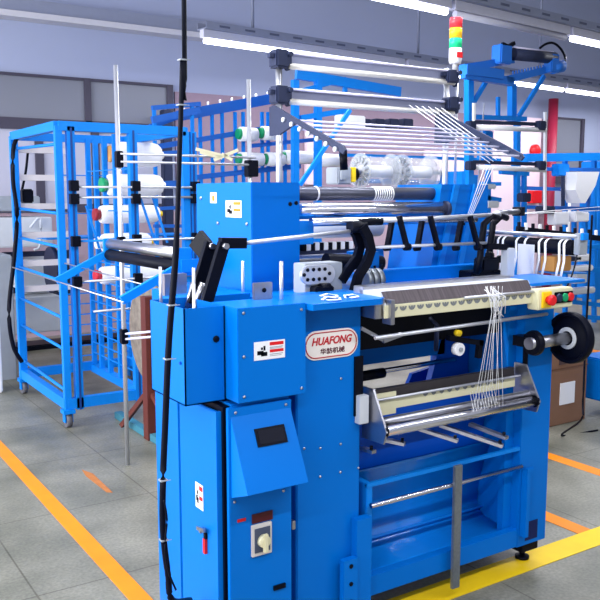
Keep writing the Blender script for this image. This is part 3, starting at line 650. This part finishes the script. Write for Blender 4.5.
for i, (x, y, a, n) in enumerate(((1.57, 2.16, .3, 'nearest the front lip'), (1.66, 2.18, -.4, 'at the right end of the ledge'), (1.60, 2.23, .9, 'behind the others on the ledge'))):
    b = MB(); pts = [(x+.085*math.cos(a+t*.5)*(t/6-.5)*1.6, y+.07*math.sin(a+t*.9)*.5, 1.2085+.006*abs(math.sin(t*1.7))) for t in range(7)]
    b.sheet(pts, (.004, .018, 0), .0012)
    b.build('lace_scrap', YARN, None, 'white lace scrap on the blue tray ledge, '+n, 'lace ribbon', 'lace scraps on the tray ledge')

# hanging black power cable
b = MB(); cp_ = [(184, -5), (182.5, 60), (180, 140), (176, 250), (169, 340), (165, 430), (163, 480), (163, 530), (168, 575), (172, 600)]
P = [at(a, c, Y=2.12) for a, c in cp_]
top = P[0]+(P[0]-P[1])*6; top.z = min(top.z, 5.2)
cv = []
pc = catmull([Vector((P[0].x+.02, 2.12, 5.25))]+P+[at(190, 600, Y=2.3)])
b.tube(pc, [.007 if p.z > 1.4 else .0095 for p in pc], 10)
hc = thing('power_cable', (P[-1].x, 2.12, .3), 'thick black power cable hanging in front of the blue open box at the left', 'cable')
b.build('sheath', RUB, hc)
b = MB()
for z in (2.0, 1.8, 1.25, 1.08, .72, .55):
    q = min(pc, key=lambda p: abs(p.z-z)); MB().box(q.x-.011, q.x+.011, q.y-.011, q.y+.011, q.z-.002, q.z+.002).box(q.x, q.x+.02, q.y-.012, q.y-.01, q.z-.001, q.z+.001).build('cable_tie', GREY, hc)
MB().tube(catmull([at(a, c, Y=2.10) for a, c in ((164, 500), (167, 520), (165, 545), (168, 570), (176, 590))]), .003, 8).build('thin_cable', RUB, None, 'thin black cable beside the thick power cable near the floor', 'cable')

# ================================================================== LEFT: rolling creel rack
R = thing('rolling_creel_rack', (2.15, 6.0, 0), 'tall blue rolling rack frame on casters behind the machine at the left', 'rack')
X0, X1, Y0, Y1, ZT = 1.600, 2.49, 5.3, 6.42, 1.99
def post(x, y, w=.055, z0=.12, z1=ZT, par=R, m=BLUE2, name='post'): return MB().box(x-w/2, x+w/2, y-w/2, y+w/2, z0, z1, bev=.002).build(name, m, par)
post(X0, Y0, .045); post(X0+.078, Y0, .05); post(2.10, Y0, .055); post(X1, Y0, .05); post(X1+.06, Y0, .045); post(X0, Y1); post(X1, Y1)
SL = mat('dark_blue_slot', (14, 60, 130), .5)
for x in (X0+.078, 2.10, X1+.055): MB().box(x-.006, x+.006, Y0-.032, Y0-.022, .12, 1.98).build('slot_strip', SL, R)
for p, q in (((X0, Y0), (X1, Y0)), ((X0, Y1), (X1, Y1)), ((X0, Y0), (X0, Y1)), ((X1, Y0), (X1, Y1))):
    for z, h in ((ZT, .06), (.165, .07)): MB().bar((p[0], p[1], z), (q[0], q[1], z), .05, h).build('rail', BLUE2, R)
for z in (1.875, 1.43, 1.21, .985, .74, .53, .25): rod('rung', BLUE2, R, (X0, Y0, z), (X0, Y1, z+.02), .011, 8)
for i, y in enumerate((5.8, 6.02, 6.22, 6.4)): post(2.165, y, .035, .12)
MB().bar((2.165, 5.35, .15), (2.165, 6.4, .15), .06, .06).build('rail', BLUE2, R)
b = MB()
for z in [.25+.085*i for i in range(8)]+[1.0, 1.4, 1.7]: b.box(1.95, 2.48, Y1-.01, Y1+.0, z, z+.008); b.box(2.15, 2.158, 5.5, 6.4, z+.03, z+.038)
b.build('wire_grid', BLUE2, R)
for z in (1.87, 1.66, 1.44, 1.22, 1.0, .8): MB().box(X0+.03, X0+.40, 6.42, 6.47, z, z+.045).build('slat', mat('cream_slat', (214, 206, 204), .6), R)
for x in (1.82,): MB().bar((x-.06, Y0-.03, 1.48), (x+.02, Y0-.03, 1.20), .01, .025).build('strut', BLUE2, R)
for x in (2.20, 2.29): MB().bar((x-.06, Y0-.03, 1.53), (x+.04, Y0-.03, 1.22), .01, .022).build('strut', BLUE2, R)
for z in (1.61, 1.525, 1.25, .985): 
    for x in (X0+.078, 2.10, X1+.055): MB().box(x-.028, x+.028, Y0-.07, Y0-.022, z-.034, z+.034, bev=.003).build('clamp', BLACK, R)
for z, x0_, x1_ in ((1.602, X0+.1, 2.60), (1.535, X0+.1, 2.60), (.985, X0+.1, 2.60), (.78, 1.78, 2.12)): rod('guide_rod', ALU, R, (x0_, Y0-.05, z), (x1_, Y0-.05, z), .008, 10)
rod('guide_rod', BLUE2, R, (X0+.1, Y0-.05, 1.25), (2.60, Y0-.05, 1.25), .008, 10)
for x in (X0, X1):
    for y in (Y0, Y1):
        c = MB().box(x-.04, x+.04, y-.04, y+.04, .10, .128, bev=.002).box(x-.028, x-.02, y-.02, y+.03, .04, .10).box(x+.02, x+.028, y-.02, y+.03, .04, .10).build('caster', BLUE2, R)
        w = MB().lathe([(-.016, .03), (-.018, .05), (.018, .05), (.016, .03)], (x, y+.01, .0525), 'x', 24).build('wheel', mat('caster_grey', (92, 92, 100), .6), c)
# cable at the rack's left post
MB().tube(catmull([at(24, 131, Y=6.3), at(14, 145, Y=6.3), at(13, 180, Y=6.3), at(17, 215, Y=6.3), at(14, 260, Y=6.3), at(9, 310, Y=6.3), at(13, 345, Y=6.3), at(22, 362, Y=6.3)]), .016, 8).build('cord', RUB, R, label='black cord looped down the left posts')
MB().tube(catmull([at(28, 150, Y=6.5), at(26, 170, Y=6.5), at(22, 190, Y=6.5)]), .01, 8).box(*sorted((at(20, 195, Y=6.5).x, at(31, 195, Y=6.5).x)), 6.42, 6.52, at(25, 203, Y=6.5).z, at(25, 189, Y=6.5).z, bev=.01).build('plug_box', BLACK, R)

# bobbins of white yarn in the rack
def bobbin(x, y, z, L, r, endm, lab, grp='white yarn bobbins in the rolling rack'):
    o = thing('yarn_bobbin', (x, y, z-r), lab, 'bobbin', grp)
    MB().lathe([(0, r*.35), (0, r*.86), (.02, r*.98), (.06, r), (L-.06, r), (L-.02, r*.9), (L, r*.7), (L, r*.3)], (x, y, z), 'x', 28).build('wound_yarn', YARN, o)
    MB().lathe([(-.05, r*.12), (-.05, r*.62), (-.03, r*.68), (-.0, r*.45)], (x, y, z), 'x', 20).build('core', endm, o)
    MB().lathe([(0, r*.3), (.03, r*.3)], (x+L, y, z), 'x', 16).build('core', YEL if z < 1.5 else WHITE, o)
bobbin(2.235, 6.0, 1.857, .365, .094, TAN, 'topmost white yarn bobbin in the rolling rack, with a tan end disc')
bobbin(2.17, 6.0, 1.626, .44, .083, GREEN, 'second white yarn bobbin from the top of the rolling rack')
bobbin(2.11, 6.0, 1.404, .47, .070, mat('dark_red_core', (150, 36, 48), .5), 'third white yarn bobbin from the top of the rolling rack, with a yellow tip')
bobbin(2.12, 6.0, 1.19, .38, .07, WHITE, 'fourth white yarn bobbin from the top of the rolling rack, behind the side rollers')
bobbin(2.10, 6.0, .94, .50, .07, mat('red_core', (200, 40, 60), .5), 'lowest white yarn bobbin in the rolling rack, below the side rollers')

# floor standing guide pole
G = thing('yarn_guide_stand', (1.652, 4.36, 0), 'slim silver floor pole with black clamps standing in front of the rolling rack', 'stand')
rod('pole', ALU, G, (1.652, 4.36, 0), (1.645, 4.36, 2.25), .0125)
for z, hh in ((1.745, .045), (1.30, .02), (.755, .042)): MB().box(1.63, 1.668, 4.335, 4.38, z-hh, z+hh, bev=.004).build('clamp', BLACK, G)
for z in (1.775, 1.732): rod('guide_rod', ALU, G, (1.65, 4.34, z), (2.52, 4.36, z), .007, 10)
rod('guide_rod', ALU, G, (1.65, 4.34, 1.30), (2.3, 4.2, 1.305), .006, 10)
for z in (.772, .742): rod('guide_rod', PALEROD, G, (1.65, 4.34, z), (1.98, 4.2, z+.02), .007, 8)
G2 = thing('yarn_guide_stand', (2.50, 4.38, 0), 'slim silver pole with a black clamp rising behind the blue left tower', 'stand')
rod('pole', ALU, G2, (2.50, 4.38, 0), (2.485, 4.38, 2.24), .0135); MB().box(2.465, 2.535, 4.35, 4.41, 1.66, 1.76, bev=.004).build('clamp', BLACK, G2)
kt = MB()
for p, q in (((196, 149), (224, 156)), ((238, 150), (214, 160)), ((200, 152), (222, 158)), ((222, 154), (232, 160))): kt.bar(at(*p, Y=4.3), at(*q, Y=4.3), .006, .018)
kt.build('knotted_tape', CREAM, None, 'cream ribbon knotted around the twin silver guide rods', 'ribbon')
# brown steel stand with drum
BS = thing('beam_stand', (1.965, 4.7, 0), 'brown steel upright stand with teal base carrying a grey drum, behind the open box', 'stand')
MB().box(1.93, 2.0, 4.72, 4.80, .0, .92, bev=.002).build('upright', BROWN, BS)
MB().bar((1.88, 5.05, .03), (1.965, 4.80, .30), .03, .03).build('brace', BROWN, BS); MB().bar((1.99, 4.35, .03), (1.965, 4.72, .30), .03, .03).build('brace', BROWN, BS)
MB().bar((1.965, 5.35, .025), (1.965, 4.1, .025), .05, .045).build('base', TEAL, BS)
MB().lathe([(0, .05), (0, .33), (.03, .33), (.03, .05)], (2.02, 4.90, .66), 'x', 48).build('drum', mat('mottled_grey', (128, 118, 108), .7, var=.6, scale=25), BS)

# grey machine at the far left
GM = thing('warping_machine', (1.6, 8.0, 0), 'pale grey textile machine standing at the far left behind the rolling rack', 'textile machine')
def px_box(name, m, par, a, b_, Y, d, bev=.01):
    p, q = at(*a, Y=Y), at(*b_, Y=Y); return MB().box(min(p.x, q.x), max(p.x, q.x), Y, Y+d, min(p.z, q.z), max(p.z, q.z), bev=bev).build(name, m, par)
px_box('upper_body', LGREY, GM, (-60, 250), (52, 217), 7.9, .5); px_box('side_body', GREY, GM, (-60, 400), (12, 255), 7.0, .5); px_box('lower_body', LGREY, GM, (12, 335), (62, 296), 7.9, .5)
px_box('mid_body', LGREY, GM, (20, 290), (60, 258), 8.0, .4); px_box('base', BLACK, GM, (0, 356), (130, 336), 8.2, .3)
px_box('top_body', GREY, GM, (-60, 212), (40, 196), 8.0, .4); px_box('dark_gap', DGREY, GM, (5, 300), (75, 250), 8.35, .1)
for i in range(7): px_box('shelf_bar', LGREY, GM, (10, 262+i*11), (62, 258+i*11), 8.2, .05, .003)
MB().lathe([(0, .05), (0, .22), (.04, .22), (.04, .05)], at(50, 270, Y=7.7), 'x', 32).build('reel', DGREY, GM)
MB().tube(catmull([at(30, 228, Y=7.85), at(40, 218, Y=7.85), at(40, 245, Y=7.85), at(34, 250, Y=7.85)]), .012, 8).build('handle', LGREY, GM)
# white stool-like leg at the left edge
MB().box(1.35, 1.47, 6.55, 6.75, 0, .56, bev=.01).build('white_cabinet', WHITE, None)
o = bpy.data.objects['white_cabinet']; tag(o, 'white metal cabinet corner at the left edge of the floor', 'cabinet')
px_box('table_top', BLUE2, None, (46, 240), (190, 234), 7.4, .4); o = bpy.data.objects['table_top']; o.name = 'blue_beam'; tag(o, 'long blue horizontal beam behind the rolling rack', 'beam')

# ================================================================== CENTRE BACKGROUND: blue creels
def creel(name, Y, px, top, bot, rails, lab, w=.03, teeth=None, dark=None):
    r = thing(name, at((px[0]+px[-1])/2, bot, Y=Y), lab, 'creel')
    for p in px:
        a, b_ = at(p, top, Y=Y), at(p, bot, Y=Y); MB().box(a.x-w/2, a.x+w/2, Y-w/2, Y+w/2, max(.0, b_.z), a.z, bev=.002).build('post', BLUE2, r)
    for (a, b_, h) in rails: MB().bar(at(*a, Y=Y), at(*b_, Y=Y), .04, h).build('rail', dark or BLUE2, r)
    if teeth: 
        for a in teeth: p = at(*a, Y=Y); rod('peg', WHITE, r, p, p+Vector((0, 0, .06)), .01, 6)
    return r
DB2 = mat('dark_blue_rail', (20, 96, 190), .5)
cA = creel('yarn_creel', 7.2, (200, 212, 222, 235, 243, 262, 268, 285), 112, 300, [((178, 116), (276, 98), .10), ((150, 148), (280, 126), .05), ((190, 178), (300, 166), .05), ((150, 127), (200, 108), .05), ((250, 146), (330, 138), .04)],
    'blue yarn creel with white pegs rising behind the left tower', teeth=[(184+i*12, 112-i*2) for i in range(8)], dark=DB2)
for i, (p, q) in enumerate((((240, 134), (256, 132)), ((262, 133), (276, 131)), ((240, 159), (262, 158)), ((266, 159), (283, 158)), ((284, 157), (312, 156)), ((318, 160), (342, 158)))):
    a, c = at(*p, Y=7.1), at(*q, Y=7.1); L = max(.08, c.x-a.x); o = thing('yarn_bobbin', (a.x, 7.1, a.z-.08), 'small white bobbin with a green ring on the creel pegs behind the left tower, number %d of the visible cones from the left' % (i+1) if False else 'small white bobbin with a green ring on the creel behind the left tower', 'bobbin', 'green ringed bobbins on the creel')
    MB().lathe([(0, .03), (0, .07), (L, .065), (L, .02)], a, 'x', 20).build('wound_yarn', YARN, o); MB().lathe([(-.03, .02), (-.03, .05), (0, .055), (0, .02)], a, 'x', 16).build('core', GREEN, o)
cB = creel('yarn_creel', 6.9, (154, 192), 106, 300, [((152, 108), (200, 104), .04), ((152, 120), (200, 110), .06), ((150, 154), (190, 151), .03), ((150, 185), (190, 183), .06), ((150, 209), (190, 207), .03), ((154, 226), (190, 226), .03)], 'dark blue creel frame between the black cable and the rolling rack', dark=DB2)
px_box('dark_column', DGREY, None, (166, 260), (172, 110), 8.7, .1); tag(bpy.data.objects['dark_column'], 'dark grey narrow wall column behind the blue creel frame', 'column')
cC = creel('yarn_creel', 6.4, (295, 318), 80, 300, [((296, 74), (400, 92), .09), ((300, 91), (345, 79), .04), ((345, 79), (345, 92), .03), ((300, 98), (440, 104), .05), ((300, 118), (350, 110), .05), ((330, 180), (500, 184), .04), ((340, 155), (500, 160), .03)],
    'blue creel frame seen between the upper guide rollers', w=.06)
for i in range(4): px_box('machine_head', DGREY, cC, (362+i*14, 128), (372+i*14, 119), 6.3, .1, .01)
px_box('white_motor', WHITE, cC, (340, 128), (366, 116), 6.2, .1)

# ================================================================== RIGHT BACKGROUND: next ribbon machine
N = thing('ribbon_knitting_machine', (5.7, 5.4, 0), 'second blue machine in the background with a tall frame and roller on top', 'textile machine')
Y = 5.2
def pb(n, m, a, b_, w=.05, h=.05, y=Y, par=N): return MB().bar(at(*a, Y=y), at(*b_, Y=y), w, h).build(n, m, par)
pb('frame_post', BLUE2, (469, 74), (469, 300), .06, .06); pb('frame_post', BLUE2, (512, 84), (512, 122), .06, .06, 5.3); pb('frame_post', BLUE2, (517, 120), (517, 300), .05, .05, 5.6)
pb('brace', BLUE2, (472, 105), (487, 80), .03, .035); pb('brace', BLUE2, (519, 116), (544, 76), .03, .035); pb('frame_post', BLUE2, (498, 97), (498, 120), .03, .03)
pb('frame_rail', BLUE2, (472, 117), (525, 119), .05, .04)
DB3 = mat('blue_casting', (30, 110, 205), .45)
MB().bar(at(463, 68, Y=5.1), at(512, 60, Y=5.1), .06, .06).bar(at(463, 74, Y=5.1), at(512, 82, Y=5.1), .06, .07).bar(at(505, 80, Y=5.1), at(545, 70, Y=5.1), .06, .06).bar(at(463, 70, Y=5.1), at(500, 75, Y=5.1), .1, .08).build('top_frame', DB3, N)
px_box('roller_head', DB3, N, (501, 63), (513, 45), 5.0, .12); MB().bar(at(502, 44, Y=5.02), at(508, 47, Y=5.02), .03, .03).bar(at(508, 47, Y=5.02), at(514, 43, Y=5.02), .03, .03).build('head_clip', BLACK, N)
MB().tube([at(513, 54, Y=5.05), at(554, 58, Y=5.05)], .052, 20).build('top_roller', DGREY, N); rod('top_rod', PALEROD, N, at(515, 48, Y=5.04), at(553, 53, Y=5.04), .015)
MB().tube([at(552, 68, Y=5.05), at(562, 66, Y=5.05)], .055, 16).box(at(552, 60, Y=5).x, at(560, 60, Y=5).x, 5.0, 5.1, at(555, 72, Y=5).z, at(555, 53, Y=5).z, bev=.01).build('roller_head', DB3, N)
MB().tube(catmull([at(a, c, Y=5.05) for a, c in ((540, 48), (546, 44), (553, 43), (560, 48), (565, 57), (564, 66), (560, 71))]), .011, 8).build('hose', BLACK, N)
for i in range(12): pb('rake_tooth', DB3, (513+i*3, 77-i*.6), (513+i*3, 71-i*.6), .008, .012, 5.08)
for (ya, yb) in ((121, 129), (161, 170)):
    MB().bar(at(474, ya+1, Y=5.1), at(545, ya+3.5, Y=5.1), .03, .03).build('guide_profile', DGREY, N); rod('guide_roller', WHITE, N, at(474, ya+6, Y=5.08), at(545, ya+9, Y=5.08), .022)
    for p in (473, 543): px_box('clamp', DGREY, N, (p-3, ya+9), (p+4, ya), 5.04, .07, .008)
pb('post', WHITE, (474, 103), (474, 125), .022, .022, 5.1); pb('post', WHITE, (545, 112), (545, 210), .022, .022, 5.1); pb('post', ALU, (484, 103), (476, 215), .01, .01, 5.15) 
px_box('blue_panel', BLUE2, N, (484, 160), (494, 131), 5.3, .1); px_box('blue_panel', BLUE2, N, (468, 215), (480, 175), 5.5, .1); px_box('tower', BLUE, N, (466, 262), (482, 205), 5.3, .2)
for a, c in (((500, 172), (528, 174)), ((514, 155), (514, 172)), ((470, 195), (500, 200)), ((488, 160), (488, 300)), ((524, 172), (524, 300))): pb('frame_bar', BLUE2, a, c, .04, .04, 5.6)
px_box('motor', DGREY, N, (524, 202), (532, 193), 5.3, .1); px_box('bearing', LGREY, N, (488, 208), (500, 201), 5.3, .1); px_box('bearing', LGREY, N, (487, 189), (497, 184), 5.3, .1)
# far-right machine
Q = thing('textile_machine', (8.6, 6.4, 0), 'far-right blue frame machine with shelves, rails and a white cloth hopper hung on it', 'textile machine')
def qb(n, m, a, b_, w=.06, h=.06, y=6.2): return MB().bar(at(*a, Y=y), at(*b_, Y=y), w, h).build(n, m, Q)
qb('top_beam', BLUE2, (524, 158), (640, 156), .1, .09); qb('rail', DB2, (546, 169), (600, 170), .05, .04); qb('rail', DB2, (522, 188), (586, 190), .05, .04); qb('rail', DB2, (524, 207), (600, 209), .05, .04)
for p, a, c in ((565, 160, 330), (585, 200, 330), (524, 190, 330), (594, 160, 340), (574, 210, 300)): qb('post', BLUE2, (p, a), (p, c), .04, .05, 6.3)
qb('post', DGREY, (563, 176), (563, 206), .03, .03, 6.1); qb('strut', DB2, (591, 172), (588, 208), .03, .03, 6.1)
px_box('blue_box', BLUE2, Q, (558, 176), (570, 164), 6.1, .1); px_box('end_cabinet', BLUE2, Q, (595, 300), (630, 162), 6.4, .3)
for a, c in (((555, 268), (600, 270)), ((556, 300), (600, 305)), ((560, 250), (600, 246)), ((556, 315), (600, 318))): qb('rail', BLUE2, a, c, .05, .05, 6.1)
for (a, b_, m) in (((560, 245), (572, 236), LGREY), ((577, 262), (592, 254), WHITE), ((574, 272), (594, 265), WHITE), ((562, 262), (582, 256), DGREY), ((556, 297), (596, 287), LGREY), ((576, 284), (588, 272), LGREY), ((555, 225), (570, 212), WHITE), ((576, 222), (590, 212), WHITE), ((543, 214), (556, 206), DGREY)):
    px_box('mechanism_block', m, Q, a, b_, 6.0, .12, .012)
hp = MB(); c1 = [at(a, c, Y=6.05) for a, c in ((570, 172), (592, 172), (588, 186), (578, 203), (574, 203), (568, 190))]
hp.prism([(p.x, p.z) for p in c1], 'y', 5.95, 6.15); hp.build('white_cloth_hopper', WHITE, None, 'white cone-shaped cloth hopper hanging on the blue frame at the far right', 'hopper')
cr2 = thing('clip_rail', at(560, 232, Y=3.4), 'black comb rail with white clips running behind the ribbon roller', 'rail')
MB().bar(at(517, 229, Y=3.4), at(606, 239, Y=3.2), .03, .034).build('bar', BLACK, cr2); 
for i in range(13): MB().bar(at(519+i*7, 222+i*.75, Y=3.37), at(519+i*7, 229+i*.75, Y=3.37), .016, .014).build('clip', (WHITE if i % 2 else BLACK), cr2)
# boxes seen through behind the machine
for i, (a, b_, m, lab) in enumerate((((555, 272), (572, 256), TAN, 'small brown carton on the rack right of the ribbons, upper one'), ((556, 248), (566, 240), TAN, 'small brown carton behind the black ribbon roller'))):
    px_box('carton', m, None, a, b_, 5.6, .2).name = 'carton'; tag(bpy.data.objects['carton' if i == 0 else 'carton.001'], lab, 'box')
for x0_, x1_, pz in ((548, 582, 272.6), (550, 575, 248.6)): qb('shelf', BLUE2, (x0_, pz), (x1_, pz), .25, .012, 5.7)
# fire equipment on the back wall
rod('fire_pipe', DARKR, None, (10.50, 8.8, 0), (10.50, 8.8, 3.05), .075, 18, label='vertical dark red fire pipe beside the wall window', cat='pipe')
MB().lathe([(0, .10), (-.05, .10), (-.08, .07), (-.09, .03)], (10.20, 8.9, 2.24), 'y', 24).build('fire_bell', RED, None, 'round red fire alarm bell on the pale pink pier', 'alarm bell')
MB().box(10.08, 10.3, 8.78, 8.9, 1.42, 1.62, bev=.01).build('fire_call_box', RED, None, 'small square red call box on the pale pink pier', 'alarm box')
rod('white_pipe', WHITE, None, (10.8, 8.7, 0), (10.8, 8.7, 1.75), .06, 14, label='vertical white pipe right of the red fire pipe', cat='pipe')
MB().lathe([(0, .09), (-.04, .09)], (8.35, 8.96, 1.69), 'y', 20).build('wall_fan_hole', BLACK, None, 'round black wall outlet behind the pale rods', 'outlet')
px_box('pink_board', PINKW, None, (424, 200), (468, 152), 8.92, .05); tag(bpy.data.objects['pink_board'], 'pale pink wall board behind the warp beams', 'board')
px_box('pink_board', PINKW, None, (306, 185), (320, 118), 8.92, .05).name = 'narrow_board'; tag(bpy.data.objects['narrow_board'], 'narrow pale board on the wall behind the guide bracket', 'board')
# cardboard box on the floor
CB = mat('brown_cardboard', (128, 94, 74), .8, var=.12, scale=8)
bx = thing('cardboard_box', (4.55, 3.72, 0), 'large brown cardboard box on the floor behind the handwheel', 'box')
MB().box(4.18, 4.68, 3.54, 3.94, 0, .62, bev=.006).build('carton', CB, bx); MB().box(4.18, 4.68, 3.535, 3.54, .39, .396).build('seam', mat('seam_brown', (100, 70, 54), .8), bx)
MB().box(4.40, 4.55, 3.535, 3.54, .14, .29).build('paper_label', WHITE, bx); MB().box(4.38, 4.45, 3.535, 3.54, .42, .53).build('printed_mark', mat('print_brown', (80, 60, 60), .8), bx)
rod('floor_pipe', LGREY, None, (5.5, 3.4, .05), (5.5, 6.0, .05), .05, 14, label='pale grey pipe lying on the floor behind the cardboard box', cat='pipe')
MB().tube(catmull([at(592, 215, Y=2.9), at(590, 260, Y=2.9), at(586, 330, Y=2.9), at(583, 400, Y=2.9), at(581, 420, Y=2.9), Vector((4.2, 3.35, .01)), Vector((4.5, 3.3, .01))]), .006, 8).build('hanging_cord', RUB, None, 'thin black cord hanging down at the right edge', 'cord')
MB().tube(catmull([at(577, 255, Y=2.5), at(572, 275, Y=2.45), at(560, 300, Y=2.4), at(550, 308, Y=2.3)]), .004, 8).build('button_box_cord', RUB, None, 'black cord running down from the roller bracket to the button box', 'cord')
EC = thing('blue_trolley', (5.0, 3.5, 0), 'blue wheeled trolley corner at the right edge of the floor', 'trolley')
MB().box(4.78, 5.3, 3.25, 3.7, .12, .42, bev=.01).build('body', BLUE, EC)
for x in (4.84, 5.2): 
    MB().lathe([(-.02, .02), (-.02, .055), (.02, .055), (.02, .02)], (x, 3.27, .057), 'y', 24).build('wheel', BLACK, EC)
    MB().box(x-.02, x+.02, 3.25, 3.29, .06, .13).build('fork', BLACK, EC)

# ------------------------------------------------------------------ world and view
w = bpy.data.worlds.new('world'); S.world = w; w.use_nodes = True
w.node_tree.nodes['Background'].inputs['Color'].default_value = (.86, .9, 1, 1); w.node_tree.nodes['Background'].inputs['Strength'].default_value = .75
S.view_settings.view_transform = 'Standard'; S.view_settings.look = 'None'; S.view_settings.exposure = -.47; S.view_settings.gamma = 1
